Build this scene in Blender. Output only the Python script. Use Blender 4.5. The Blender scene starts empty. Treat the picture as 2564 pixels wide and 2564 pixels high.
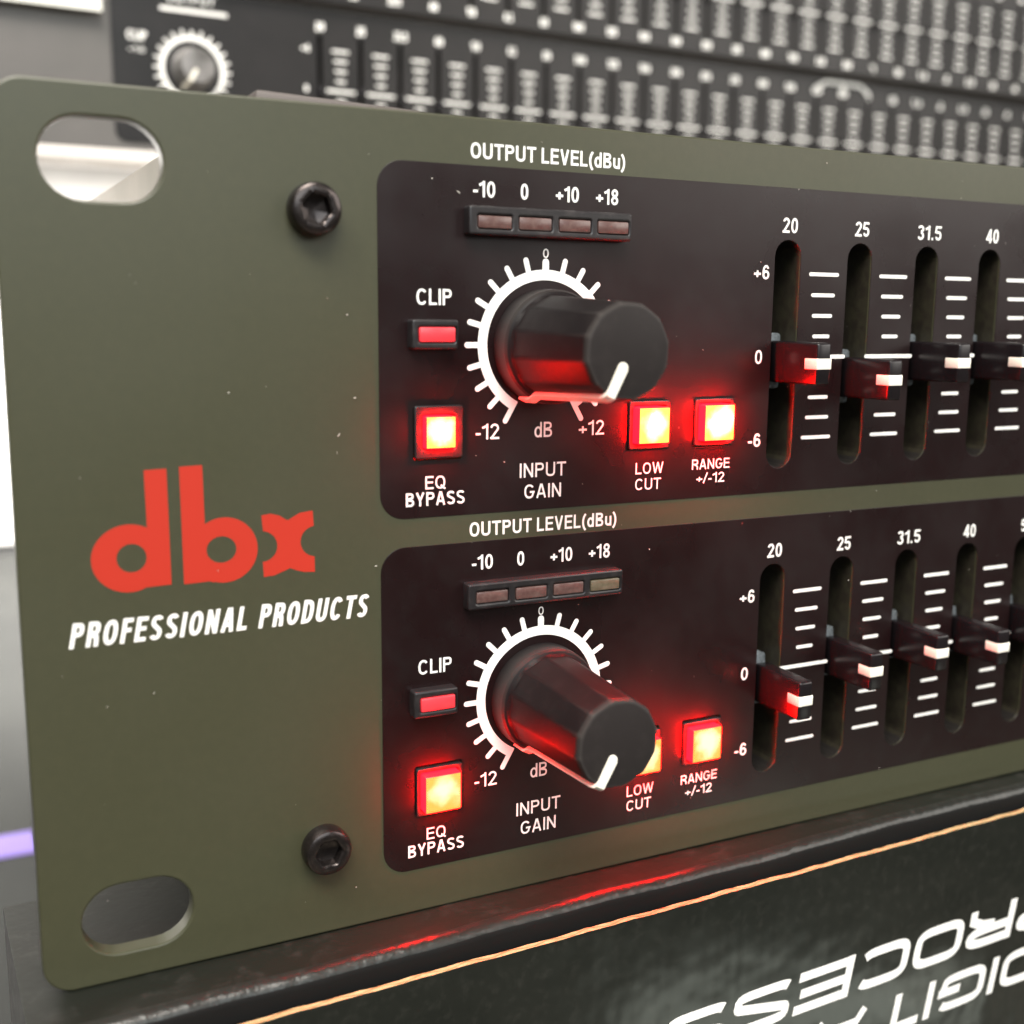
import bpy, bmesh, math, random
from mathutils import Vector, Matrix
from mathutils.geometry import tessellate_polygon
random.seed(7)
S = 0.001                      # everything below is written in millimetres
scene = bpy.context.scene
COL = scene.collection

# ------------------------------------------------------------------ camera
cam = bpy.data.cameras.new('camera')
cam_ob = bpy.data.objects.new('camera', cam)
COL.objects.link(cam_ob)
scene.camera = cam_ob
R_ = Vector((0.89446877, -0.44701804, 0.01002454))
U_ = Vector((0.06773435, 0.15762713, 0.98517295))
F_ = Vector((0.44197022, 0.88052743, -0.17127102))
M = Matrix((R_, U_, -F_)).transposed().to_4x4()
M.translation = Vector((-5.9313, -116.4359, 23.6879)) * S
cam_ob.matrix_world = M
cam.sensor_width = 36.0
cam.lens = 36.0 * 2925.76 / 2564
cam.shift_x = -0.0073
cam.shift_y = 0.0056
cam.clip_start = 0.005
cam.clip_end = 50
cam.dof.use_dof = True
cam.dof.focus_distance = 0.137
cam.dof.aperture_fstop = 21.5

# ------------------------------------------------------------------ light
world = bpy.data.worlds.new('World')
scene.world = world
world.use_nodes = True
wb = world.node_tree.nodes['Background']
wb.inputs['Color'].default_value = (1.0, 0.97, 0.92, 1)
wb.inputs['Strength'].default_value = 0.20
scene.view_settings.view_transform = 'Standard'
scene.view_settings.look = 'None'
scene.view_settings.exposure = 0.0
scene.view_settings.gamma = 1.0

def area(name, loc, target, sx, sy, radiance, color):
    l = bpy.data.lights.new(name, 'AREA')
    l.shape = 'RECTANGLE'
    l.size = sx * S
    l.size_y = sy * S
    l.energy = radiance * math.pi * sx * sy * S * S
    l.color = color
    o = bpy.data.objects.new(name, l)
    COL.objects.link(o)
    o.location = Vector(loc) * S
    o.rotation_euler = (Vector(target) - Vector(loc)).to_track_quat('-Z', 'Y').to_euler()
    return o

area('ceiling_lamp', (-260, -500, 900), (60, 0, 0), 1000, 420, 24, (1.0, 0.95, 0.87))
area('ceiling_lamp_right', (880, -660, 410), (120, 0, 30), 760, 520, 4.9, (1.0, 0.96, 0.9))
area('shop_lamp_left', (-90, -900, 400), (20, 0, 20), 760, 460, 4.2, (0.88, 0.97, 1.0))
area('board_fill_light', (100, 470, 330), (40, 745, -60), 700, 240, 62.0, (1.0, 0.96, 0.92))  # added fill light, out of view, that brightens the white board

area('flap_reflection_fill', (400, -380, -266), (90, -8, -60), 180, 50, 1.9, (0.93, 1.0, 0.86))  # added off-frame light, only to lay pale reflections on the box flap

# ------------------------------------------------------------------ materials
def mat(name, color, rough=0.5, spec=0.5, metal=0.0, bump=None, vary=None, emis=None, estr=0.0, coat=0.0, coat_rough=0.1, rvary=None):
    m = bpy.data.materials.new(name)
    m.use_nodes = True
    nt = m.node_tree
    b = nt.nodes['Principled BSDF']
    b.inputs['Base Color'].default_value = (*color, 1)
    b.inputs['Roughness'].default_value = rough
    b.inputs['Specular IOR Level'].default_value = spec
    b.inputs['Metallic'].default_value = metal
    b.inputs['Coat Weight'].default_value = coat
    b.inputs['Coat Roughness'].default_value = coat_rough
    if emis:
        b.inputs['Emission Color'].default_value = (*emis, 1)
        b.inputs['Emission Strength'].default_value = estr
    tc = nt.nodes.new('ShaderNodeTexCoord')
    if rvary:
        n = nt.nodes.new('ShaderNodeTexNoise')
        n.inputs['Scale'].default_value = rvary[0]
        n.inputs['Detail'].default_value = 5
        nt.links.new(tc.outputs['Object'], n.inputs['Vector'])
        mr = nt.nodes.new('ShaderNodeMapRange')
        mr.inputs['From Min'].default_value = .35
        mr.inputs['From Max'].default_value = .65
        mr.inputs['To Min'].default_value = rvary[1]
        mr.inputs['To Max'].default_value = rvary[2]
        nt.links.new(n.outputs['Fac'], mr.inputs['Value'])
        nt.links.new(mr.outputs['Result'], b.inputs['Roughness'])
    if bump:
        sc, st, dist = bump
        n = nt.nodes.new('ShaderNodeTexNoise')
        n.inputs['Scale'].default_value = sc
        n.inputs['Detail'].default_value = 4
        nt.links.new(tc.outputs['Object'], n.inputs['Vector'])
        bp = nt.nodes.new('ShaderNodeBump')
        bp.inputs['Strength'].default_value = st
        bp.inputs['Distance'].default_value = dist
        nt.links.new(n.outputs['Fac'], bp.inputs['Height'])
        nt.links.new(bp.outputs['Normal'], b.inputs['Normal'])
    if vary:
        sc, c2, lo, hi = vary
        n = nt.nodes.new('ShaderNodeTexNoise')
        n.inputs['Scale'].default_value = sc
        n.inputs['Detail'].default_value = 6
        n.inputs['Roughness'].default_value = 0.65
        nt.links.new(tc.outputs['Object'], n.inputs['Vector'])
        mr = nt.nodes.new('ShaderNodeMapRange')
        mr.inputs['From Min'].default_value = lo
        mr.inputs['From Max'].default_value = hi
        nt.links.new(n.outputs['Fac'], mr.inputs['Value'])
        mx = nt.nodes.new('ShaderNodeMix')
        mx.data_type = 'RGBA'
        mx.inputs['A'].default_value = (*color, 1)
        mx.inputs['B'].default_value = (*c2, 1)
        nt.links.new(mr.outputs['Result'], mx.inputs['Factor'])
        nt.links.new(mx.outputs['Result'], b.inputs['Base Color'])
    return m

OLIVE = mat('olive_paint', (0.041, 0.0415, 0.0220), 0.38, 0.5, bump=(4500, 0.22, 0.00003), vary=(900, (0.046, 0.046, 0.0245), .4, .7), rvary=(35, .36, .44))
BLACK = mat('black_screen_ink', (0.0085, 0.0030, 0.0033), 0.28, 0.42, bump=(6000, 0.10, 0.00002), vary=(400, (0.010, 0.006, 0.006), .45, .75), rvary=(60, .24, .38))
WHITE = mat('white_ink', (0.86, 0.85, 0.82), 0.5, 0.3)
RED = mat('red_orange_ink', (0.40, 0.025, 0.012), 0.5, 0.3)
KNOB = mat('black_knob_plastic', (0.009, 0.0070, 0.0074), 0.46, 0.12, bump=(5000, 0.15, 0.00003), vary=(500, (0.015, 0.012, 0.012), .5, .75))
SILVER = mat('dull_silver_knob', (0.20, 0.19, 0.185), 0.4, 0.5, metal=0.3, vary=(90, (0.08, 0.075, 0.07), .4, .6))
def worn_edges(m, light, lo, hi):
    nt = m.node_tree
    b = nt.nodes['Principled BSDF']
    src = b.inputs['Base Color'].links[0].from_socket
    g = nt.nodes.new('ShaderNodeNewGeometry')
    mr = nt.nodes.new('ShaderNodeMapRange')
    mr.inputs['From Min'].default_value = lo
    mr.inputs['From Max'].default_value = hi
    nt.links.new(g.outputs['Pointiness'], mr.inputs['Value'])
    mx = nt.nodes.new('ShaderNodeMix')
    mx.data_type = 'RGBA'
    nt.links.new(mr.outputs['Result'], mx.inputs['Factor'])
    nt.links.new(src, mx.inputs['A'])
    mx.inputs['B'].default_value = (*light, 1)
    nt.links.new(mx.outputs['Result'], b.inputs['Base Color'])
worn_edges(KNOB, (0.09, 0.08, 0.075), .515, .60)
CAPM = mat('black_fader_plastic', (0.008, 0.006, 0.007), 0.24, 0.38, bump=(7000, 0.1, 0.00002))
HOUSE = mat('black_housing_plastic', (0.014, 0.012, 0.013), 0.33, 0.5, vary=(900, (0.035, 0.03, 0.03), .5, .8))
POINTER = mat('cream_pointer_paint', (0.86, 0.82, 0.72), 0.45, 0.4)
LEDOFF = mat('smoked_led_lens', (0.085, 0.042, 0.038), 0.28, 0.5, vary=(1500, (0.13, 0.08, 0.07), .4, .7))
LEDRED = mat('red_led_lens', (0.78, 0.045, 0.06), 0.3, 0.5)
SCREW = mat('blackened_steel', (0.045, 0.038, 0.037), 0.24, 0.5, metal=0.85, vary=(1500, (0.08, 0.066, 0.06), .45, .8))
DARK = mat('slot_black_plastic', (0.012, 0.010, 0.009), 0.5, 0.4)
TRACK = mat('brown_dusty_track', (0.030, 0.027, 0.017), 0.45, 0.4, vary=(900, (0.02, 0.016, 0.012), .4, .6))
CARR = mat('pale_grey_carrier', (0.17, 0.19, 0.21), 0.5, 0.4, vary=(900, (0.07, 0.08, 0.085), .4, .6))
ZINC = mat('zinc_plated_steel', (0.40, 0.37, 0.33), 0.45, 0.5, metal=0.25, vary=(40, (0.32, 0.30, 0.265), .4, .7))
GREYPL = mat('grey_brown_plastic', (0.10, 0.085, 0.08), 0.6, 0.4)
REARPANEL = mat('grey_rear_panel_paint', (0.085, 0.08, 0.075), 0.45, 0.5, vary=(30, (0.11, 0.10, 0.095), .35, .7))
REARBLACK = mat('rear_black_panel', (0.010, 0.009, 0.009), 0.36, 0.30, vary=(60, (0.016, 0.014, 0.014), .4, .7))
RAIL = mat('pale_steel_rail', (0.60, 0.56, 0.53), 0.5, 0.4)
BOARD = mat('white_board_paint', (0.9, 0.89, 0.87), 0.6, 0.3)
TABLE = mat('grey_counter_laminate', (0.030, 0.031, 0.029), 0.85, 0.15, vary=(12, (0.022, 0.023, 0.022), .42, .7))
VIOLET = mat('lilac_light_strip', (0.06, 0.045, 0.12), 0.8, 0.1, emis=(0.52, 0.38, 1.0), estr=0.9)
WALLM = mat('grey_wall_paint', (0.5, 0.49, 0.47), 0.8, 0.2)
PAPER = mat('white_paper', (0.9, 0.9, 0.84), 0.7, 0.2)
BOXM = mat('glossy_black_card', (0.010, 0.011, 0.009), 0.15, 0.8, bump=(26, 0.5, 0.0016), vary=(700, (0.02, 0.02, 0.017), .5, .8))
BOXEDGE = mat('creased_black_card', (0.012, 0.013, 0.011), 0.30, 0.45, bump=(650, 0.6, 0.0003), vary=(900, (0.05, 0.045, 0.04), .6, .8))
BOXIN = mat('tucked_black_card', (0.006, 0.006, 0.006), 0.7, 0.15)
BOXTOP = mat('worn_black_card', (0.008, 0.0095, 0.007), 0.45, 0.25, bump=(900, 0.3, 0.0001), vary=(350, (0.028, 0.028, 0.025), .55, .8))
BOXSIDE = mat('scuffed_black_card', (0.05, 0.05, 0.048), 0.65, 0.4, bump=(1200, 0.5, 0.0002), vary=(500, (0.14, 0.14, 0.13), .45, .75))
KRAFT = mat('raw_corrugated_edge', (0.42, 0.29, 0.14), 0.8, 0.2, bump=(1500, 0.5, 0.0002), vary=(900, (0.55, 0.41, 0.22), .4, .65))

def glow_face(name, hot, warm, strength):
    """lit lens: emission that varies softly between two colours over the lens"""
    m = mat(name, (0.05, 0.01, 0.005), 0.5, 0.2)
    nt = m.node_tree
    b = nt.nodes['Principled BSDF']
    tc = nt.nodes.new('ShaderNodeTexCoord')
    n = nt.nodes.new('ShaderNodeTexNoise')
    n.inputs['Scale'].default_value = 420
    n.inputs['Detail'].default_value = 3
    nt.links.new(tc.outputs['Object'], n.inputs['Vector'])
    sub = nt.nodes.new('ShaderNodeVectorMath'); sub.operation = 'SUBTRACT'
    sub.inputs[1].default_value = (.52, .5, .56)
    nt.links.new(tc.outputs['Generated'], sub.inputs[0])
    sc_ = nt.nodes.new('ShaderNodeVectorMath'); sc_.operation = 'MULTIPLY'
    sc_.inputs[1].default_value = (1, 0, 1)
    nt.links.new(sub.outputs[0], sc_.inputs[0])
    ln = nt.nodes.new('ShaderNodeVectorMath'); ln.operation = 'LENGTH'
    nt.links.new(sc_.outputs[0], ln.inputs[0])
    ad = nt.nodes.new('ShaderNodeMath'); ad.operation = 'MULTIPLY_ADD'
    ad.inputs[1].default_value = .75
    nt.links.new(n.outputs['Fac'], ad.inputs[0])
    nt.links.new(ln.outputs['Value'], ad.inputs[2])
    mr = nt.nodes.new('ShaderNodeMapRange')
    mr.interpolation_type = 'SMOOTHSTEP'
    mr.inputs['From Min'].default_value = .92
    mr.inputs['From Max'].default_value = .50
    nt.links.new(ad.outputs[0], mr.inputs['Value'])
    mx = nt.nodes.new('ShaderNodeMix')
    mx.data_type = 'RGBA'
    mx.inputs['A'].default_value = (*warm, 1)
    mx.inputs['B'].default_value = (*hot, 1)
    nt.links.new(mr.outputs['Result'], mx.inputs['Factor'])
    nt.links.new(mx.outputs['Result'], b.inputs['Emission Color'])
    b.inputs['Emission Strength'].default_value = strength
    return m
GLOW_HOT = glow_face('lens_face_blazing', (1, .93, .66), (1, .50, .07), 2.9)
GLOW_WARM = glow_face('lens_face_amber', (1, .78, .42), (1, .34, .06), 1.9)
GLOW_RED = mat('lens_side_red', (0.5, 0.01, 0.01), 0.3, emis=(1, 0.00004, 0.00013), estr=500)
GLOW_RED2 = mat('lens_side_red_dimmer', (0.5, 0.01, 0.01), 0.3, emis=(1, 0.00008, 0.00025), estr=270)

# ------------------------------------------------------------------ helpers
def link(name, me, parent=None, loc=None):
    o = bpy.data.objects.new(name, me)
    COL.objects.link(o)
    if parent: o.parent = parent
    if loc: o.location = Vector(loc) * S
    return o

def empty(name, loc, label, cat, rz=0.0, group=None):
    o = bpy.data.objects.new(name, None)
    o.empty_display_size = 0.01
    COL.objects.link(o)
    o.location = Vector(loc) * S
    o.rotation_euler = (0, 0, rz)
    o['label'] = label
    o['category'] = cat
    if group: o['group'] = group
    return o

def mesh(name, verts, faces, mats, idx=None, smooth=None):
    me = bpy.data.meshes.new(name)
    me.from_pydata([Vector(v) * S for v in verts], [], faces)
    for m in (mats if isinstance(mats, (list, tuple)) else [mats]): me.materials.append(m)
    if idx: me.polygons.foreach_set('material_index', idx)
    me.update()
    bm = bmesh.new(); bm.from_mesh(me)
    bmesh.ops.recalc_face_normals(bm, faces=bm.faces)
    bm.to_mesh(me); bm.free()
    if smooth is not None:
        me.polygons.foreach_set('use_smooth', [True] * len(me.polygons))
        me.set_sharp_from_angle(angle=math.radians(smooth))
    return me

def box_bm(x0, x1, y0, y1, z0, z1, bev=0.0, seg=2):
    bm = bmesh.new()
    bmesh.ops.create_cube(bm, size=1)
    for v in bm.verts:
        v.co = Vector(((x0 + x1) / 2 + v.co.x * (x1 - x0), (y0 + y1) / 2 + v.co.y * (y1 - y0), (z0 + z1) / 2 + v.co.z * (z1 - z0)))
    if bev:
        bmesh.ops.bevel(bm, geom=list(bm.edges), offset=bev, segments=seg, affect='EDGES', profile=0.5)
    return bm

def bm_mesh(name, bm, mats, smooth=None, matfn=None):
    for f in bm.faces:
        if matfn: f.material_index = matfn(f)
    for v in bm.verts: v.co *= S
    me = bpy.data.meshes.new(name)
    bm.to_mesh(me); bm.free()
    for m in (mats if isinstance(mats, (list, tuple)) else [mats]): me.materials.append(m)
    if smooth is not None:
        me.polygons.foreach_set('use_smooth', [True] * len(me.polygons))
        me.set_sharp_from_angle(angle=math.radians(smooth))
    return me

def box(name, d, m, parent=None, bev=0.0, loc=None, seg=2, smooth=35, matfn=None):
    return link(name, bm_mesh(name, box_bm(*d, bev, seg), m, smooth if bev else None, matfn), parent, loc)

def rrect(x0, x1, z0, z1, r, n=8, corners=(1, 1, 1, 1)):
    """closed counter-clockwise outline; corners: bottom left, bottom right, top right, top left"""
    pts = []
    for k, (cx, cz, a0) in enumerate([(x0 + r, z0 + r, 180), (x1 - r, z0 + r, 270), (x1 - r, z1 - r, 0), (x0 + r, z1 - r, 90)]):
        if not corners[k]:
            pts.append(((x0, x1, x1, x0)[k], (z0, z0, z1, z1)[k])); continue
        for i in range(n + 1):
            a = math.radians(a0 + 90 * i / n)
            pts.append((cx + r * math.cos(a), cz + r * math.sin(a)))
    return pts

def ccw(p):
    return sum(p[i][0] * p[(i + 1) % len(p)][1] - p[(i + 1) % len(p)][0] * p[i][1] for i in range(len(p))) > 0

def offset_in(p, d, hole):
    q = list(p) if ccw(p) else list(reversed(p))
    n = len(q); out = []
    for i in range(n):
        a = Vector(q[i - 1]); b = Vector(q[i]); c = Vector(q[(i + 1) % n])
        e1 = (b - a).normalized(); e2 = (c - b).normalized()
        n1 = Vector((-e1.y, e1.x)); n2 = Vector((-e2.y, e2.x))
        m = (n1 + n2)
        m = m / max(0.3, m.dot(n1)) if m.length > 1e-6 else n1
        out.append(tuple(b + m * (-d if hole else d)))
    return q, out

def plate(name, loops, y0, y1, bev, m, parent=None, loc=None):
    """solid sheet between y0 (front) and y1 (back) with holes and a chamfered front rim"""
    verts = []; faces = []; front = []
    for k, lp in enumerate(loops):
        q, inner = offset_in(lp, bev, k > 0)
        q, mid = offset_in(lp, bev * 0.3, k > 0)
        n = len(q); b0 = len(verts)
        verts += [(x, y0, z) for x, z in inner] + [(x, y0 + bev * .3, z) for x, z in mid] + [(x, y0 + bev, z) for x, z in q] + [(x, y1, z) for x, z in q]
        for r in range(3):
            for i in range(n):
                j = (i + 1) % n
                faces.append((b0 + r * n + i, b0 + r * n + j, b0 + (r + 1) * n + j, b0 + (r + 1) * n + i))
        front.append((b0, n, inner))
    idxmap = []
    for b0, n, inner in front: idxmap += [b0 + i for i in range(n)]
    tris = tessellate_polygon([[Vector((x, z, 0)) for x, z in inner] for _, _, inner in front])
    for t in tris: faces.append(tuple(idxmap[i] for i in t))
    off = {}
    for b0, n, inner in front:
        for i in range(n): off[b0 + i] = b0 + 3 * n + i
    for t in tris: faces.append(tuple(off[idxmap[i]] for i in reversed(t)))
    me = mesh(name, verts, faces, m, smooth=15)
    return link(name, me, parent, loc)

def flat(name, loops, y, m, parent=None, loc=None, thick=0.02):
    """flat printed shape lying in the y plane"""
    pts = [p for lp in loops for p in lp]
    tris = tessellate_polygon([[Vector((x, z, 0)) for x, z in lp] for lp in loops])
    me = mesh(name, [(x, y, z) for x, z in pts], [tuple(t) for t in tris], m)
    return link(name, me, parent, loc)

# ---- lettering: every glyph is a set of centre lines given an even stroke width
def arc(cx, cz, rx, rz, a0, a1, n=14, e=2.0):
    out = []
    for i in range(n + 1):
        a = math.radians(a0 + (a1 - a0) * i / n)
        c, s = math.cos(a), math.sin(a)
        out.append((cx + rx * math.copysign(abs(c) ** (2 / e), c), cz + rz * math.copysign(abs(s) ** (2 / e), s)))
    return out

def glyph(ch, t, e=2.3, wide=1.0):
    """returns (ink width, [(polyline, closed)]), cap height 1"""
    h = t / 2
    def W(w): return w * wide
    g = []
    if ch in 'OQ0CG':
        w = W(0.50 if ch == '0' else 0.64)
        L, Rr, cx = h, w - h, w / 2
        rx, rz = cx - h, .5 - h
        if ch in 'OQ0': g.append((arc(cx, .5, rx, rz, 0, 360, 32, e)[:-1], True))
        if ch == 'Q': g.append(([(w * .55, .28), (w * .98, -.03)], False))
        if ch == 'C': g.append((arc(cx, .5, rx, rz, 38, 322, 28, e), False))
        if ch == 'G':
            g.append((arc(cx, .5, rx, rz, 38, 318, 28, e) + [(Rr, .46)], False))
            g.append(([(w * .55, .46), (w, .46)], False))
        return w, g
    if ch in '1':
        w = W(.34)
        return w, [([(w - h, 0), (w - h, 1)], False), ([(0.0, .74), (w - t * .7, .86)], False)]
    if ch == '2':
        w = W(.5)
        return w, [(arc(w / 2, .72, w / 2 - h, .28 - h, 175, -38, 14) + [(h * 1.1, h)], False), ([(0, h), (w, h)], False)]
    if ch == '3':
        w = W(.5)
        return w, [(arc(w / 2, .745, w / 2 - h * 1.1, .255 - h, 160, -90, 14) , False), (arc(w / 2, .27, w / 2 - h, .27 - h * .7, 90, -165, 14), False)]
    if ch == '4':
        w = W(.52)
        return w, [([(w * .72, 0), (w * .72, 1)], False), ([(w * .72 - h * .3, .95), (h * .8, .25)], False), ([(0, .26), (w, .26)], False)]
    if ch == '5':
        w = W(.5)
        return w, [([(w * .93, 1 - h), (w * .2, 1 - h), (w * .12, .5)], False), (arc(w / 2, .33, w / 2 - h, .33 - h, 135, -160, 16), False)]
    if ch == '6':
        w = W(.5)
        return w, [(arc(w / 2, .32, w / 2 - h, .32 - h, 0, 360, 20)[:-1], True), (arc(w / 2, .5, w / 2 - h, .5 - h, 35, 215, 18, 2.2), False)]
    if ch == '8':
        w = W(.5)
        return w, [(arc(w / 2, .27, w / 2 - h, .27 - h * .8, 0, 360, 18)[:-1], True), (arc(w / 2, .75, w / 2 - h * 1.2, .25 - h * .8, 0, 360, 18)[:-1], True)]
    if ch == '.': return t, [([(h, 0), (h, t)], False)]
    if ch == '-': return W(.26), [([(0, .36), (W(.26), .36)], False)]
    if ch == '+': return W(.46), [([(0, .38), (W(.46), .38)], False), ([(W(.23), .15), (W(.23), .61)], False)]
    if ch == '/': return W(.3), [([(0, -.02), (W(.3), 1.02)], False)]
    if ch == '(': return W(.26), [(arc(W(.42), .4, W(.42) - h, .66, 118, 242, 10), False)]
    if ch == ')': return W(.26), [(arc(W(.26) - W(.42), .4, W(.42) - h, .66, 62, -62, 10), False)]
    if ch == 'd':
        w = W(.5)
        return w, [([(w - h, 0), (w - h, 1)], False), (arc(w / 2, .355, w / 2 - h, .37 - h, 0, 360, 20)[:-1], True)]
    if ch == 'u':
        w = W(.48)
        return w, [([(h, .72)] + arc(w / 2, .26, w / 2 - h, .26 - h, 180, 360, 12) , False), ([(w - h, 0), (w - h, .72)], False)]
    if ch == 'U':
        w = W(.6)
        return w, [([(h, 1)] + arc(w / 2, .32, w / 2 - h, .32 - h, 180, 360, 14, e) + [(w - h, 1)], False)]
    if ch == 'T':
        w = W(.56)
        return w, [([(0, 1 - h), (w, 1 - h)], False), ([(w / 2, 0), (w / 2, 1 - h)], False)]
    if ch == 'L': return W(.48), [([(h, 1), (h, 0)], False), ([(h, h), (W(.48), h)], False)]
    if ch == 'I': return t, [([(h, 0), (h, 1)], False)]
    if ch in 'EF':
        w = W(.52 if ch == 'E' else .48)
        g = [([(h, 0), (h, 1)], False), ([(h, 1 - h), (w, 1 - h)], False), ([(h, .52), (w * .93, .52)], False)]
        if ch == 'E': g.append(([(h, h), (w, h)], False))
        return w, g
    if ch in 'PRB':
        w = W(.56)
        if ch == 'B':
            return w, [([(h, 0), (h, 1)], False),
                       ([(h, 1 - h)] + arc(w * .52, .755, w * .43 - h, .245 - h, 90, -90, 10, 2.4) + [(h, .51)], False),
                       ([(h, .51)] + arc(w * .52, .2675 + h * .0, w * .48 - h, .2675 - h * .95, 90, -90, 10, 2.4) + [(h, h)], False)]
        g = [([(h, 0), (h, 1)], False), ([(h, 1 - h)] + arc(w * .52, .72, w * .48 - h, .28 - h, 90, -90, 10, 2.6) + [(h, .44 + h)], False)]
        if ch == 'R': g.append(([(w * .45, .46), (w * .72, .40), (w - h * 1.1, .26), (w - h, 0)], False))
        return w, g
    if ch == 'D':
        w = W(.6)
        return w, [([(h, 0), (h, 1)], False), ([(h, 1 - h)] + arc(w * .4, .5, w * .6 - h, .5 - h, 90, -90, 18, e + .3) + [(h, h)], False)]
    if ch == 'S':
        w = W(.56)
        up = arc(w / 2, .74, w / 2 - h, .26 - h, 22, 232, 14, e)
        dn = arc(w / 2, .27, w / 2 - h, .27 - h, 52, -158, 14, e)
        return w, [(up + dn, False)]
    if ch == 'A':
        w = W(.62)
        return w, [([(h * .9, 0), (w / 2 - h * .2, 1)], False), ([(w - h * .9, 0), (w / 2 + h * .2, 1)], False), ([(w * .22, .3), (w * .78, .3)], False)]
    if ch == 'V':
        w = W(.58)
        return w, [([(h * .9, 1), (w / 2, 0)], False), ([(w - h * .9, 1), (w / 2, 0)], False)]
    if ch == 'Y':
        w = W(.58)
        return w, [([(h * .9, 1), (w / 2, .42), (w / 2, 0)], False), ([(w - h * .9, 1), (w / 2, .42)], False)]
    if ch == 'N':
        w = W(.6)
        return w, [([(h, 0), (h, 1)], False), ([(w - h, 0), (w - h, 1)], False), ([(h, .97), (w - h, .03)], False)]
    if ch == 'W':
        w = W(.86)
        return w, [([(h * .8, 1), (w * .27, .02)], False), ([(w * .27, .02), (w * .5, .98)], False), ([(w * .5, .98), (w * .73, .02)], False), ([(w * .73, .02), (w - h * .8, 1)], False)]
    return W(.22), []

def stroke_geo(poly, closed, t, vs, fs, fn, z):
    n = len(poly)
    ls, rs = [], []
    for i in range(n):
        b = Vector(poly[i])
        a = Vector(poly[i - 1]) if (closed or i > 0) else None
        c = Vector(poly[(i + 1) % n]) if (closed or i < n - 1) else None
        e1 = (b - a).normalized() if a is not None else None
        e2 = (c - b).normalized() if c is not None else None
        if e1 is None: e1 = e2
        if e2 is None: e2 = e1
        n1 = Vector((-e1.y, e1.x)); n2 = Vector((-e2.y, e2.x))
        m = n1 + n2
        m = m / max(0.45, m.dot(n1)) if m.length > 1e-6 else n1
        ls.append(b + m * t / 2); rs.append(b - m * t / 2)
    b0 = len(vs)
    for p in ls + rs: vs.append(fn(p.x, p.y, z))
    k = n if closed else n - 1
    for i in range(k):
        j = (i + 1) % n
        fs.append((b0 + i, b0 + j, b0 + n + j, b0 + n + i))

def text_geo(s, t, gap=0.1, wide=1.0, e=2.3):
    x = 0; out = []
    for ch in s:
        if ch == ' ': x += 0.24 * wide; continue
        w, g = glyph(ch, t, e, wide)
        for poly, closed in g: out.append(([(px + x, pz) for px, pz in poly], closed))
        x += w + gap
    return x - gap, out

def printed(name, s, x0, x1, zb, cap, parent, y=-0.10, t=0.155, gap=0.085, m=None, shear=0.0, wide=1.0, dz=0.0, rot=0.0):
    """lettering between x0 and x1 on base line zb"""
    w, geo = text_geo(s, t, gap, wide)
    k = (x1 - x0) / w
    vs, fs = [], []
    for i, (poly, closed) in enumerate(geo):
        stroke_geo([(px * k, pz * cap) for px, pz in poly], closed, t * cap * .93, vs, fs,
                   lambda a, b, z: (x0 + a + shear * b, z, zb + dz + b + a * rot), y - 0.0015 * (i % 7))
    return link(name, mesh(name, vs, fs, m or WHITE), parent)

def join_text(name, items, parent, y, m=None, t=.16):
    vs, fs = [], []
    for s, x0, x1, zb, cap in items:
        w, geo = text_geo(s, t, .085)
        k = (x1 - x0) / w
        for i, (poly, closed) in enumerate(geo):
            stroke_geo([(px * k, pz * cap) for px, pz in poly], closed, t * cap, vs, fs,
                       lambda a, b, z: (x0 + a, z, zb + b), y - .0015 * (i % 7))
    return link(name, mesh(name, vs, fs, m or WHITE), parent)

def lathe(profile, n, rfun=None):
    """profile [(radius, y)], axis along y"""
    vs, fs = [], []
    for r, y in profile:
        for i in range(n):
            a = 2 * math.pi * i / n
            rr = r * (rfun(a, y) if rfun else 1)
            vs.append((rr * math.sin(a), y, rr * math.cos(a)))
    for k in range(len(profile) - 1):
        for i in range(n):
            j = (i + 1) % n
            fs.append((k * n + i, k * n + j, (k + 1) * n + j, (k + 1) * n + i))
    fs.append(tuple((len(profile) - 1) * n + i for i in range(n)))
    return vs, fs

D = 40.42
PITCH = 11.48
SLOTX = 88.95
CZ = 18.82
FREQ = ['20', '25', '31.5', '40', '50', '63', '80', '100', '125', '160', '200', '250', '315', '400', '500', '630', '800',
        '1K', '1.25K', '1.6K', '2K', '2.5K', '3.15K', '4K', '5K', '6.3K', '8K', '10K', '12.5K', '16K', '20K']
HALF = {4: 2.38, 3: 1.88, 2: 1.62, 1: 1.37, 0: 4.1}
def stadium(cx, z0, z1, hw, n=10):
    pts = [(cx + hw * math.cos(math.radians(a)), z0 + hw + hw * math.sin(math.radians(a))) for a in [180 + 180 * i / n for i in range(n + 1)]]
    pts += [(cx + hw * math.cos(math.radians(a)), z1 - hw + hw * math.sin(math.radians(a))) for a in [180 * i / n for i in range(n + 1)]]
    return pts
def hstadium(x0, x1, cz, r, n=10):
    pts = [(x1 - r + r * math.cos(math.radians(a)), cz + r * math.sin(math.radians(a))) for a in [-90 + 180 * i / n for i in range(n + 1)]]
    pts += [(x0 + r + r * math.cos(math.radians(a)), cz + r * math.sin(math.radians(a))) for a in [90 + 180 * i / n for i in range(n + 1)]]
    return pts

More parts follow.
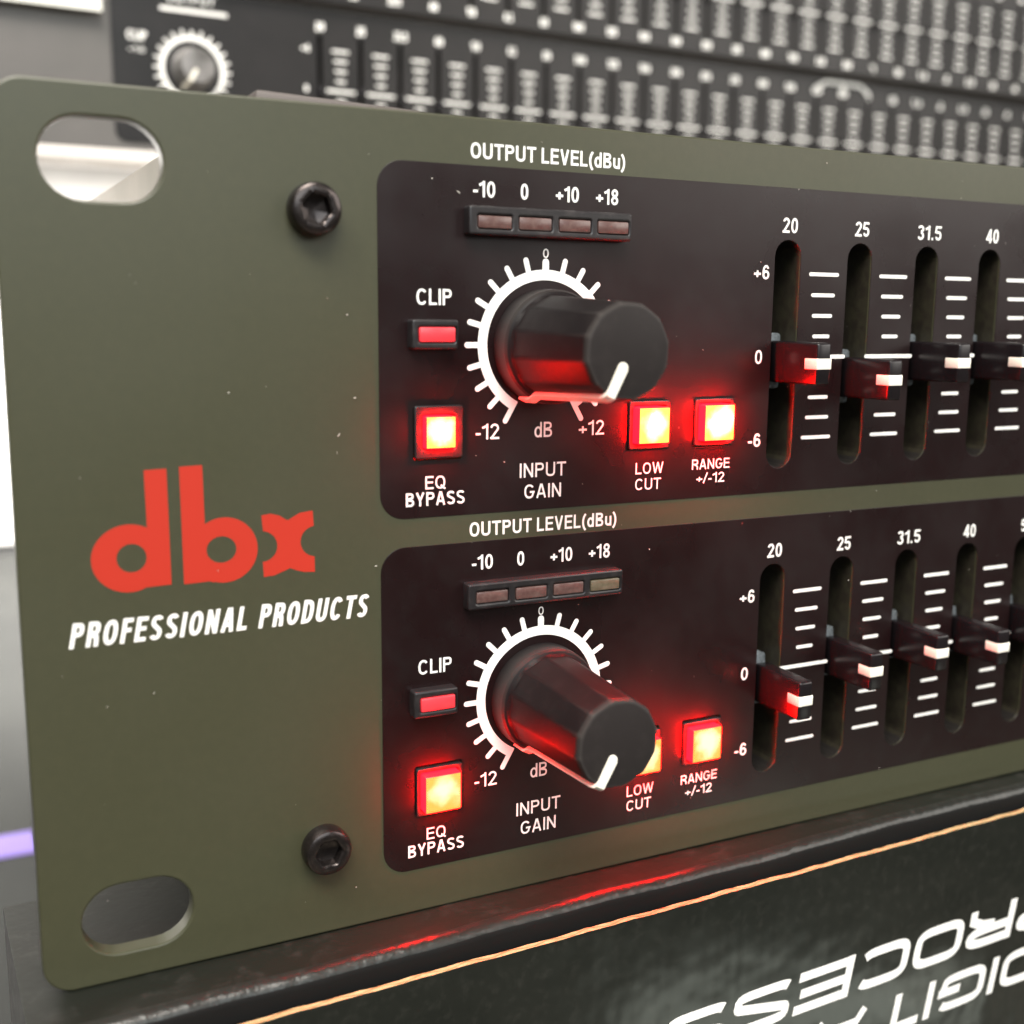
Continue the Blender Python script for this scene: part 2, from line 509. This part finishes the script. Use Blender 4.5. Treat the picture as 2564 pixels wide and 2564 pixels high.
# ---- shared meshes ------------------------------------------------
def mesh_knob():
    facets = 12
    def rf(a, y):
        if y > -3.3: return 1
        w = 2 * math.pi / facets
        u = ((a + .2) % w) - w / 2
        full = math.cos(w / 2) / math.cos(u)
        return 0.25 + 0.75 * full
    prof = [(6.30, 0), (6.32, -.3), (6.22, -2.5), (6.02, -2.85), (5.78, -3.0), (5.66, -3.35), (5.42, -8), (5.2, -12.5), (5.0, -16.9), (4.93, -17.35), (4.72, -17.7), (4.4, -17.8)]
    vs, fs = lathe(prof, 144, rf)
    return mesh('knob_body', vs, fs, KNOB, smooth=22)
def mesh_pointer(ang):
    path = [(6.36, -.2), (6.30, -2.5), (6.02, -2.95), (5.78, -3.3), (5.1, -16.9), (5.0, -17.45), (4.7, -17.82), (1.7, -17.88)]
    a = math.radians(ang)
    rd = Vector((math.sin(a), 0, math.cos(a))); td = Vector((math.cos(a), 0, -math.sin(a)))
    vs, fs = [], []
    hw = .52
    for i, (r, y) in enumerate(path):
        p = Vector((0, y, 0)) + rd * r
        nrm = rd if i < 5 else (rd + Vector((0, -1, 0))).normalized() if i < 7 else Vector((0, -1, 0))
        for s in (-1, 1):
            vs.append(tuple(p + td * s * hw + nrm * .22))
        for s in (-1, 1):
            vs.append(tuple(p + td * s * hw - nrm * .25))
    for i in range(len(path) - 1):
        b = i * 4
        fs += [(b, b + 1, b + 5, b + 4), (b, b + 4, b + 6, b + 2), (b + 1, b + 3, b + 7, b + 5)]
    # rounded inner end on the top face
    e0 = len(vs); p = Vector((0, path[-1][1], 0)) + rd * path[-1][0]
    ring = []
    for k in range(9):
        b_ = math.pi * k / 8
        q = p + td * hw * math.cos(b_) - rd * hw * math.sin(b_)
        vs.append(tuple(q + Vector((0, -.10, 0)))); ring.append(len(vs) - 1)
    fs.append(tuple(ring))
    for k in range(8):
        q0 = Vector(vs[ring[k]]) + Vector((0, .3, 0)); q1 = Vector(vs[ring[k + 1]]) + Vector((0, .3, 0))
        vs.append(tuple(q0)); vs.append(tuple(q1))
        fs.append((ring[k], ring[k + 1], len(vs) - 1, len(vs) - 2))
    return mesh('pointer_line', vs, fs, POINTER, smooth=40)
def mesh_dial(mt=None):
    vs, fs = [], []
    ring = [(7.62 * math.sin(math.radians(a)), 7.62 * math.cos(math.radians(a))) for a in range(-152, 153, 4)]
    fn = lambda a, b, z: (a, z, b)
    stroke_geo(ring, False, 1.12, vs, fs, fn, -.100)
    for k in range(21):
        a = math.radians(-150 + 15 * k)
        r1 = 9.45 if k not in (0, 10, 20) else (9.0 if k == 10 else 9.6)
        hw = .31 if k != 10 else .40
        r0 = 7.9 if k not in (0, 20) else 7.1
        d = Vector((math.sin(a), math.cos(a))); tt = Vector((d.y, -d.x))
        pts = [d * r0 - tt * hw, d * r1 - tt * hw]
        pts += [d * r1 + d * hw * math.sin(b) - tt * hw * math.cos(b) for b in [math.pi * i / 8 for i in range(1, 8)]]
        pts += [d * r1 + tt * hw, d * r0 + tt * hw]
        b0 = len(vs)
        vs += [(p.x, -.103, p.y) for p in pts]
        fs.append(tuple(b0 + i for i in range(len(pts))))
    return mesh('dial_scale', vs, fs, WHITE)
def mesh_scale(y=-.10, th=.22):
    """nine gain lines beside one fader"""
    vs, fs = [], []
    for k in range(-4, 5):
        h = HALF[abs(k)]
        hw = th if k else th + .02
        pts = hstadium(-h, h, k * 2.545, hw, 6)
        b0 = len(vs); vs += [(x, y, z) for x, z in pts]; fs.append(tuple(range(b0, len(vs))))
    return mesh('gain_scale', vs, fs, WHITE)
def mesh_cap():
    bm = box_bm(-1.06, 1.06, -7.6, 1.5, -2.5, 2.5, 0.32, 3)
    for v in bm.verts:                     # the grip narrows towards the front
        k = max(0, -v.co.y) / 7.6
        v.co.z *= 1.03 - .04 * k
    return bm_mesh('fader_cap', bm, CAPM, 35)
ME_KNOB = mesh_knob(); ME_DIAL = mesh_dial(); ME_SCALE = mesh_scale(); ME_SCALE_B = mesh_scale(-.1, .29); ME_CAP = mesh_cap()
ME_MARK = bm_mesh('marker_line', box_bm(-1.11, 1.11, -7.66, -5.35, -.66, .66, .12, 2), POINTER, 40)
ME_CARR = bm_mesh('carrier', box_bm(-1.1, 1.5, 2.3, 4.4, -3.5, 3.5, .4, 2), CARR, 40)
def mesh_liner():
    """black plastic channel lining one fader slot, with a dusty track deeper inside"""
    lp = stadium(0, 4.95, 32.95, 1.86)
    n = len(lp)
    vs = [(x, .10, z) for x, z in lp] + [(x, 7.5, z) for x, z in lp]
    fs = [(i, (i + 1) % n, n + (i + 1) % n, n + i) for i in range(n)]
    idx = [1 if (lp[i][0] > 1.2 and lp[(i + 1) % n][0] > 1.2) else 0 for i in range(n)]
    fs.append(tuple(range(n, 2 * n))); idx.append(0)
    for a, b, y in ((.35, 1.25, 5.0), (-1.5, -.9, 5.6)):
        k = len(vs)
        vs += [(a, y, 5.6), (b, y, 5.6), (b, y, 32.3), (a, y, 32.3)]
        fs.append((k, k + 1, k + 2, k + 3)); idx.append(1)
    return mesh('slot_liner', vs, fs, [DARK, TRACK], idx)
ME_LINER = mesh_liner()

def add_fader(parent, x, z, detail=True):
    f = link('fader_cap', ME_CAP, parent, (x, 0, z))
    link('marker_line', ME_MARK, f)
    if detail: link('carrier', ME_CARR, f)
    return f

# ================================================================== STRUCTURE / SURROUNDINGS
tb = box('table', (-900, 1500, -40, 735, -150, -140), TABLE, bev=2)
tb['kind'] = 'structure'
wl = box('wall', (-2500, 4000, 1900, 1920, -700, 1800), WALLM)
wl['kind'] = 'structure'
flo = box('floor', (-5000, 9000, -8000, 1900, -720, -700), mat('floor_pale_patches', (0.03, 0.028, 0.025), 0.5, vary=(2.6, (0.75, 0.70, 0.58), .50, .58)))  # unseen floor; pale patches added for blotchy reflections on the box flap
flo['kind'] = 'structure'

wbx = empty('white_board', (0, 760, -140), 'large plain white board standing upright behind the grey table', 'board')
box('board_panel', (-500, 700, -10, 10, 4, 262), BOARD, wbx, bev=1)
box('base_strip', (-500, 700, -12, 10, -10, 1), mat('black_base_strip', (0.03, 0.03, 0.03), 0.5), wbx, bev=.5)

st = empty('light_strip', (0, 256, -140), 'glowing lilac light strip lying across the grey table left of the black box', 'light strip', rz=0.0)
box('strip_body', (-160, 13, -7.6, 7.6, 0.1, 1.0), VIOLET, st, bev=.3)

# ================================================================== BLACK BOX UNDER THE EQUALIZER
YAW = math.radians(1.5)
bx = empty('cardboard_box', (0, -9.4, -140), 'glossy black cardboard box upside down under the olive equalizer, white italic lettering in front', 'box', rz=YAW)
Z0 = 140 - 44.15        # local height of the lid
def box_body():
    # section in (y,z): lid, rounded front edge, tucked front wall; swept along x with slight waviness
    prof = [(31, 1), (31, Z0), (20, Z0)]
    yf, r = 1.75, 1.5
    prof.append((yf + 4.2, Z0))
    for i in range(9):
        a = math.radians(90 + 90 * i / 8)
        prof.append((yf + r + r * math.cos(a) + 0, Z0 - r + r * math.sin(a)))
    prof += [(yf + .02, Z0 - 2.4), (yf + .1, Z0 - 5), (yf + .2, 1)]
    vs, fs, idx = [], [], []
    xs = [-1.9] + [-1.6 + i * 2.0 for i in range(0, 130)] + [330]
    rnd = random.Random(3)
    n = len(prof)
    for x in xs:
        dy = .12 * math.sin(x * .13) + .08 * math.sin(x * .41 + 1) + (rnd.random() - .5) * .05
        dz = .10 * math.sin(x * .11 + 2) + (rnd.random() - .5) * .04
        for k, (y, z) in enumerate(prof):
            w = 1 if 3 <= k <= 13 else 0
            vs.append((x, y + dy * w, z + dz * w * .7))
    for i in range(len(xs) - 1):
        for k in range(n - 1):
            a = i * n + k
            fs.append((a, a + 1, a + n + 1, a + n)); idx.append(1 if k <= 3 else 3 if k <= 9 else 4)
    fs.append(tuple(range(0, n))); idx.append(2)
    me = mesh('box_body', vs, fs, [BOXM, BOXTOP, BOXSIDE, BOXEDGE, BOXIN], idx, smooth=60)
    return link('box_body', me, bx)
box_body()
box('rear_body', (24, 330, 31, 300, 1, Z0), BOXTOP, bx, bev=.6)
def flap():
    # front flap: glossy printed face outside, raw corrugated edge on top
    zt = 140 - 47.05
    rnd = random.Random(5)
    vs, fs, idx = [], [], []
    xs = [6 + i * .9 for i in range(0, 300)]
    prof = [(-.05, 1), (-.05, zt - .35), (.05, zt), (.88, zt - .03), (.95, zt - .4), (.95, 1)]
    n = len(prof)
    for x in xs:
        w1 = .03 * math.sin(x * .33) + .03 * math.sin(x * .9) + (rnd.random() - .5) * .05
        for k, (y, z) in enumerate(prof):
            e = 1 if k in (1, 2, 3, 4) else 0
            vs.append((x, y + (w1 * .6 if k in (3, 4) else 0), z + w1 * e))
    for i in range(len(xs) - 1):
        for k in range(n - 1):
            a = i * n + k
            fs.append((a, a + 1, a + n + 1, a + n)); idx.append(1 if k in (2,) else 0)
    fs.append(tuple(range(n))); idx.append(1)
    me = mesh('front_flap', vs, fs, [BOXM, KRAFT], idx, smooth=60)
    fl = link('front_flap', me, bx)
    # corrugation: the wavy middle paper seen on the raw edge
    vs, fs = [], []
    for i in range(0, 900):
        x = 6.2 + i * .29
        w1 = .03 * math.sin(x * .33) + .03 * math.sin(x * .9)
        y = .46 + .26 * math.sin(x * 2 * math.pi / 5.2)
        vs += [(x, y - .05, zt + w1 + .03), (x, y + .05, zt + w1 + .03)]
        if i: b = len(vs); fs.append((b - 4, b - 3, b - 1, b - 2))
    link('corrugation', mesh('corrugation', vs, fs, mat('dark_kraft_flute', (0.30, 0.16, 0.06), 0.85)), fl)
flap()

def euro(name, s, x_right, widths, gapw, z_top, cap, slope=0.0, t=.235):
    """wide squared italic capitals, turned half a turn (the box stands on its head); reads towards -x"""
    vs, fs = [], []
    u = 0
    for j, ch in enumerate(s):
        if ch == ' ': continue
        wd = widths.get(ch, widths['*'])
        tt = t
        w, g = glyph(ch, tt, 4.2, wd / cap / {'O': .64, 'C': .64, 'G': .64, 'E': .52, 'R': .56, 'P': .56, 'S': .56, 'D': .6, 'T': .56, 'A': .62, 'L': .48}.get(ch, 1.0) if ch != 'I' else 1)
        for i, (poly, closed) in enumerate(g):
            stroke_geo([(px * cap, pz * cap) for px, pz in poly], closed, tt * cap * .93, vs, fs,
                       lambda a, b, z, u=u: (x_right - u - a - .2 * b, z, z_top - b + slope * (-u - a)), -.10 - .003 * (i % 5))
        u += w * cap + gapw
    return link(name, mesh(name, vs, fs, WHITE), bx)
euro('lettering', 'PROCESSOR', 143.4, {'*': 9.7}, .95, 140 - 60.35, 5.95, .018)
euro('lettering', 'DIGITAL', 140.6, {'*': 9.6}, 1.1, 140 - 69.0, 5.6, .018)

# ================================================================== THE OLIVE EQUALIZER
eq = empty('equalizer', (0, 0, -44.05), 'olive green rack equalizer in the foreground with red lit push buttons and black knobs', 'equalizer')
eqp = eq
def P(z): return z + 44.05
# work in panel coordinates: an offset Empty is not needed, parts carry the offset
OFF = (0, 0, 44.05)
PW = 482.0
NF = 14
slots = []
for ch in (0, 1):
    for i in range(NF):
        slots.append(stadium(SLOTX + PITCH * i, 4.9 - D * ch, 33.0 - D * ch, 1.92))
outer = rrect(0, PW, -44.05, 44.05, 3.0, 10)
ears = [hstadium(3.85, 14.85, 37.3, 3.75, 14), hstadium(3.85, 14.85, -37.35, 3.75, 14)]
btn_holes = []
BTN = [(42.55, 'EQ'), (69.35, 'LOW'), (78.65, 'RANGE')]
for ch in (0, 1):
    for bxx, _ in BTN:
        btn_holes.append(rrect(bxx - 2.85, bxx + 2.85, 11.0 - D * ch - 2.9, 11.0 - D * ch + 2.9, .3, 3))
plate('front_panel', [outer] + ears + slots + btn_holes, 0.0, 2.0, 0.22, OLIVE, eq, OFF)
for ch in (0, 1):
    lo = rrect(35.88, 440, 1.85 - D * ch + (0 if ch == 0 else -.25), 39.15 - D * ch, 2.75, 8)
    hl = [stadium(SLOTX + PITCH * i, 4.9 - D * ch, 33.0 - D * ch, 2.0) for i in range(NF)]
    hb = [rrect(b[0] - 2.87, b[0] + 2.87, 11.0 - D * ch - 2.92, 11.0 - D * ch + 2.92, .3, 3) for b in BTN]
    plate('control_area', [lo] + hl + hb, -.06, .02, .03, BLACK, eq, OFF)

def pr(s, x0, x1, zb, cap, **k):
    o = printed('lettering', s, x0, x1, zb, cap, eq, **k)
    o.location = Vector(OFF) * S
    return o
for ch in (0, 1):
    z = -D * ch
    pr('OUTPUT LEVEL(dBu)', 46.3, 65.35, 39.78 + z + (.08 if ch == 0 else -.06), 1.62, y=-.02, t=.17)
    for s, a, b in (('-10', 46.6, 49.2), ('0', 52.2, 53.15), ('+10', 56.52, 59.42), ('+18', 61.6, 64.5)):
        pr(s, a, b, 35.92 + z, 1.68, t=.165)
    pr('0', 54.98, 55.78, 29.85 + z, 1.0, t=.16)
    pr('CLIP', 40.1, 44.15, 24.6 + z, 1.68)
    pr('EQ', 41.0, 43.4, 4.95 + z, 1.42, t=.14)
    pr('BYPASS', 38.75, 45.7, 3.15 + z, 1.48, t=.165)
    pr('-12', 47.0, 49.85, 10.1 + z, 1.72, t=.14)
    pr('dB', 54.2, 56.5, 10.1 + z, 1.72, t=.14)
    pr('+12', 59.95, 63.3, 10.1 + z, 1.72, t=.14)
    pr('INPUT', 52.4, 58.35, 5.6 + z, 1.62, t=.15)
    pr('GAIN', 53.0, 57.8, 3.18 + z, 1.62, t=.15)
    pr('LOW', 67.7, 71.65, 5.2 + z, 1.36, t=.14)
    pr('CUT', 67.72, 71.35, 3.3 + z, 1.36, t=.14)
    pr('RANGE', 75.75, 81.35, 5.35 + z, 1.25, t=.14)
    pr('+/-12', 76.5, 80.65, 3.65 + z, 1.25, t=.14)
    pr('+6', 83.85, 86.2, 28.2 + z, 1.72, t=.16)
    pr('0', 84.5, 85.67, 18.0 + z, 1.70, t=.16)
    pr('-6', 84.05, 86.0, 7.75 + z, 1.70, t=.16)
    for i in range(NF):
        c = SLOTX + .1 + PITCH * i
        w = {2: 1.17, 4: 2.15, 3: 1.75}.get(len(FREQ[i]), 1.2)
        pr(FREQ[i], c - w, c + w, 33.83 + z, 1.82, t=.165)
        link('gain_scale', ME_SCALE, eq, (94.72 + PITCH * i, 0, CZ + z + 44.05))
    link('dial_scale', ME_DIAL, eq, (55.38, 0, 20.4 + z + 44.05))
printed('lettering', 'PROFESSIONAL', 4.1, 21.2, -8.5, 2.5, eq, y=-.02, t=.178, gap=.12, shear=.2, wide=.8).location = Vector(OFF) * S
printed('lettering', 'PRODUCTS', 22.45, 34.15, -8.5, 2.5, eq, y=-.02, t=.178, gap=.12, shear=.2, wide=.8).location = Vector(OFF) * S
# the maker's three-letter emblem in flat red
def cpts(cx, cz, r, a0, a1, n=24, ry=None):
    return [(cx + r * math.cos(math.radians(a0 + (a1 - a0) * i / n)), cz + (ry or r) * math.sin(math.radians(a0 + (a1 - a0) * i / n))) for i in range(n + 1)]
d_out = [(11.8, 8.5), (13.93, 8.55), (13.98, -3.02), (11.62, -3.08), (11.3, -3.2)] + cpts(10.1, -.07, 3.55, -72, -300, 40, 3.36)
flat('logo_letter', [d_out, cpts(10.3, -.05, 1.42, 0, 360, 30)[:-1]], -.02, RED, eq, OFF)
b_out = [(15.15, 8.68), (15.2, -3.12), (17.75, -3.05), (18.1, -3.2)] + cpts(19.3, 0.02, 3.35, -108, 124, 40, 3.34) + [(17.38, 8.74)]
flat('logo_letter', [b_out, cpts(19.0, .1, 1.5, 0, 360, 30, 1.36)[:-1]], -.02, RED, eq, OFF)
x_out = ([(23.12, 3.3), (24.1, 3.42), (25.0, 3.15), (25.5, 2.8), (25.85, 2.6), (26.25, 2.85), (27.1, 3.3), (28.48, 3.46), (28.58, 1.85)]
         + cpts(28.75, .22, 1.62, 96, 264, 14) + [(28.6, -1.42), (28.6, -3.06), (27.4, -2.95), (26.6, -2.7), (26.0, -2.42), (25.4, -2.65), (24.3, -3.05), (23.22, -3.12), (23.15, -1.48)]
         + cpts(23.1, .06, 1.6, -84, 84, 14))
flat('logo_letter', [x_out], -.02, RED, eq, OFF)

# knobs
for ch, ang in ((0, -154), (1, -152)):
    k = link('gain_knob', ME_KNOB, eq, (55.38, -.12, 20.2 - D * ch + 44.05))
    k.rotation_euler = (0, 0, 0)
    link('pointer_line', mesh_pointer(ang), k)

# level meters, clip lights
ME_MH = None
def housing(name, x0, x1, z0, z1, cells, y=-1.5):
    """black housing with a cell cut for every lens"""
    out = plate(name, [rrect(x0, x1, z0, z1, .3, 3)] + [rrect(a, b, c, d, .2, 3) for a, b, c, d in cells], y, .0, .22, HOUSE, eq, OFF)
    # floor of the cells
    return out
for ch in (0, 1):
    z = -D * ch + (0 if ch == 0 else -.3)
    cells = [(46.55 + 4.86 * i, 50.55 + 4.86 * i, 32.6 + z, 34.05 + z) for i in range(4)]
    h = housing('level_meter', 45.55, 65.55, 31.95 + z, 34.95 + z, cells)
    rr = random.Random(ch)
    for a, b, c, d in cells:
        m_ = LEDOFF
        box('led_segment', (a + .04, b - .04, -1.35 - rr.random() * .25, -.1, c + .04, d - .04 - rr.random() * .08), m_, h, bev=.16)
    if ch == 1: h.children[-1].data.materials[0] = mat('clear_grey_lens', (0.10, 0.08, 0.05), 0.3, vary=(1500, (0.16, 0.13, 0.09), .4, .7))
    cz = 21.55 - D * ch
    cell = (39.85, 44.0, cz - .85, cz + .8)
    h = housing('clip_light', 39.1, 44.35, cz - 1.55, cz + 1.55, [cell])
    box('led_segment', (cell[0] + .03, cell[1] - .03, -1.62, -.1, cell[2] + .03, cell[3] - .05), LEDRED, h, bev=.18)

# push buttons
def button(x, z, face_mat, side_mat, depth, half=2.2):
    depth = max(depth, 1.0)
    b = plate('push_button', [rrect(x - 2.8, x + 2.8, z - 2.85, z + 2.85, .3, 3), rrect(x - half - .12, x + half + .12, z - half - .12, z + half + .12, .2, 3)],
              -.42, 3.5, .14, HOUSE, eq, OFF)
    box('lit_cap', (x - half, x + half, -depth, 3.5, z - half, z + half), [side_mat, face_mat], b, bev=.22, seg=3,
        matfn=lambda f: 1 if f.normal.y < -.9 else 0)
for ch in (0, 1):
    z = 11.0 - D * ch - (.3 if ch else 0)
    f, s = (GLOW_HOT, GLOW_RED) if ch == 0 else (GLOW_WARM, GLOW_RED2)
    button(42.55, z + .15, f, s, .55 if ch == 0 else 1.5, 1.75 if ch == 0 else 2.2)
    button(69.35, z + .05, f, s, 1.5 if ch == 0 else 1.9, 2.15)
    button(78.65, z + .1, f, s, 1.5, 2.2)

# faders
pos = {0: [18.25, 16.15, 18.15, 18.15, 18.2, 17.9, 18.3, 18.0, 18.2, 18.2, 18.2, 18.2, 18.2, 18.2],
       1: [-23.5, -21.2, -20.15, -20.75, -20.2, -21.0, -22.3, -21.2, -20.2, -21.5, -22, -22, -22, -22]}
for ch in (0, 1):
    for i in range(NF):
        add_fader(eq, SLOTX + PITCH * i, pos[ch][i] + 44.05)
        link('slot_liner', ME_LINER, eq, (SLOTX + PITCH * i, 0, -D * ch + 44.05))

# socket screws
def screw(x, z, rot):
    n = 48
    prof = [(2.62, 0), (2.66, -.5), (2.62, -1.5), (2.45, -1.85), (2.15, -2.02), (1.62, -2.05)]
    vs, fs = lathe(prof, n)
    fs.pop()
    k0 = (len(prof) - 1) * n
    def hexr(a, r):
        w = math.pi / 3
        u = ((a + rot) % w) - w / 2
        return r * math.cos(w / 2) / math.cos(u)
    rings = [(1.55, -2.0), (1.42, -1.85), (1.38, -.7)]
    for r, y in rings:
        for i in range(n):
            a = 2 * math.pi * i / n
            rr = hexr(a, r) * 1.06
            vs.append((rr * math.sin(a), y, rr * math.cos(a)))
    kk = k0
    for j in range(3):
        nk = (len(prof) + j) * n
        for i in range(n):
            i2 = (i + 1) % n
            fs.append((kk + i, kk + i2, nk + i2, nk + i))
        kk = nk
    vs.append((0, -.35, 0)); c = len(vs) - 1
    for i in range(n): fs.append((kk + i, kk + (i + 1) % n, c))
    return link('socket_screw', mesh('socket_screw', vs, fs, SCREW, smooth=32), eq, (x, 0, z + 44.05))
screw(29.05, 33.75, .3)
screw(29.05, -33.85, .55)

# chassis behind the panel
box('chassis', (19.0, PW - 19, 9.0, 250, -43.6, 41.35), ZINC, eq, bev=.5, loc=OFF)
ch_ = bm_mesh('top_bracket', box_bm(24.6, 42.6, 3.6, 9, 41.4, 45.45, .5), GREYPL, 35)
for v in ch_.vertices:
    if v.co.z > .044: v.co.z -= (v.co.x - .0246) * .035
link('top_bracket', ch_, eq, OFF)

# ================================================================== RACK UNITS BEHIND
def rear_unit(name, loc, rz, label, z_lo, z_hi, n, zrows, knob, extra):
    u = empty(name, loc, label, 'equalizer', rz)
    sl = [stadium(SLOTX + PITCH * i, 4.9 + zr, 33.0 + zr, .65, 5) for zr in zrows for i in range(n)]
    sw = [stadium(SLOTX + PITCH * i, 4.3 + zr, 33.6 + zr, 2.0, 5) for zr in zrows for i in range(n)]
    plate('front_panel', [rrect(0, 482, z_lo, z_hi, 3, 6)] + sw, 0, 2.0, .22, REARPANEL, u)
    for zr in zrows:
        plate('control_area', [rrect(35.9, 446, zr + 1.85, zr + 39.15, 2.75, 6)] + [s for s in sl if zr < s[0][1] - 0 < zr + 39],
              -.5, -.02, .05, REARBLACK, u)
        for i in range(n):
            link('gain_scale', ME_SCALE_B, u, (94.68 + PITCH * i, -.5, CZ + zr))
            link('fader_cap', ME_CAP, u, (SLOTX + PITCH * i, 0, CZ + zr - .5 + .6 * math.sin(i * 1.7))).scale = (.6, .3, .5)
            link('slot_liner', ME_LINER, u, (SLOTX + PITCH * i, 0, zr))
        items = []
        for i in range(n):
            c = SLOTX + .1 + PITCH * i
            w = {2: 1.17, 4: 2.0, 3: 1.75}.get(len(FREQ[i]), 1.2)
            items.append((FREQ[i].replace('K', ''), c - w, c + w, 33.7 + zr, 2.2))
        items += [('+6', 83.85, 86.2, 28.2 + zr, 1.72), ('0', 84.5, 85.67, 18.0 + zr, 1.7)]
        join_text('lettering', items, u, -.62, t=.28)
        if knob:
            link('dial_scale', ME_DIAL, u, (55.38, -.5, 20.4 + zr))
            mk = ME_KNOB.copy(); mk.materials[0] = SILVER
            k = link('gain_knob', mk, u, (55.38, -.62, 20.4 + zr))
            link('pointer_line', mesh_pointer(-150), k)
            k.scale = (.86, .36, .86)
    extra(u)
    box('chassis', (19, 463, 9.0, 200, z_lo + 1, z_hi - 1), ZINC, u, bev=.5)
    return u
def extra_a(u):
    join_text('lettering', [('CLIP', 39.6, 44.3, 26.2, 2.2), ('OUTPUT', 49.5, 61.5, 36.2, 2.0), ('-10', 39.8, 43.8, 23.4, 1.2), ('EQ', 57.5, 61, 36.2, 2.0)][:3], u, -.62, t=.2)
    flat('heading_line', [[(47.8, 34.0), (64.5, 34.0), (64.5, 34.9), (47.8, 34.9)]], -.62, WHITE, u)
    # white bracket printed over three of the frequency names
    c0 = SLOTX + PITCH * 15
    vs, fs = [], []
    stroke_geo([(c0 - .5, 35.6), (c0 + 4, 38.0), (c0 + 19, 38.0), (c0 + 23.4, 35.6)], False, 1.2, vs, fs, lambda a, b, z: (a, z, b), -.62)
    stroke_geo([(c0 + 11.5, 38.0), (c0 + 11.5, 35.4)], False, 1.4, vs, fs, lambda a, b, z: (a, z, b), -.625)
    link('bracket_mark', mesh('bracket_mark', vs, fs, WHITE), u)
rear_unit('equalizer', (3.1, 197.75, 63.4), .027, 'black single row equalizer mounted behind the olive one, with a knob ringed in white', -.25, 44.05, 30, [0], True, extra_a)
def extra_b(u):
    items = []
    for i in range(31):
        c = SLOTX + .1 + PITCH * i
        w = {2: 1.17, 4: 1.9, 3: 1.6}.get(len(FREQ[i]), 1.2)
        items.append((FREQ[i].replace('K', ''), c - w, c + w, -37.1, 2.2))
    join_text('lettering', items, u, -.62, t=.28)
rear_unit('equalizer', (0.1, 195.3, 142.3), .019, 'dark double row equalizer at the very top, mounted above the black single row one', -34.5 - 3.3, 44.05, 31, [-D, 0], True, extra_b)

rk = empty('display_rack', (0, 205, 60), 'pale steel rack rail running under the black single row equalizer', 'rack')
box('rail', (-60, 520, -7, 8, -.2, 3.2), RAIL, rk, bev=.3)
box('post', (-60, 14, -1, 12, 3.3, 130), RAIL, rk, bev=.5)
box('post', (470, 520, -1, 12, 3.3, 130), RAIL, rk, bev=.5)
lb = empty('paper_label', (16, 195.0, 103), 'blank white paper label at the top left corner of the rear rack units', 'label', rz=.02)
box('label_sheet', (-70, 20.8, -.3, .2, -8.5, 34), PAPER, lb, bev=.1)

# specks of dust and lint lying on the panel faces
rnd = random.Random(21)
vs, fs = [], []
spots = [(44.9, 36.3), (41.9, 37.5), (32.5, 23.5), (33.2, 15.0), (31.4, 11.2), (20.2, 15.8), (35.3, -3.0), (50.5, 7.5), (70.0, -4.0)]
spots += [(rnd.uniform(3, 130), rnd.uniform(-43, 43)) for _ in range(70)]
for i, (x, z) in enumerate(spots):
    r = (.11 if i < 9 else rnd.uniform(.03, .07)); a = rnd.uniform(0, 6.28); l = r * rnd.uniform(.8, 2.2)
    b0 = len(vs)
    for k in range(6):
        t = a + k * math.pi / 3
        px, pz = l * math.cos(t - a), r * .6 * math.sin(t - a)
        vs.append((x + px * math.cos(a) - pz * math.sin(a), -.13, z + px * math.sin(a) + pz * math.cos(a)))
    vs.append((x, -.17, z))
    for k in range(6): fs.append((b0 + k, b0 + (k + 1) % 6, b0 + 6))
du = link('dust', mesh('dust', vs, fs, mat('pale_dust', (.5, .47, .42), .9)), eq, OFF)
du['kind'] = 'stuff'
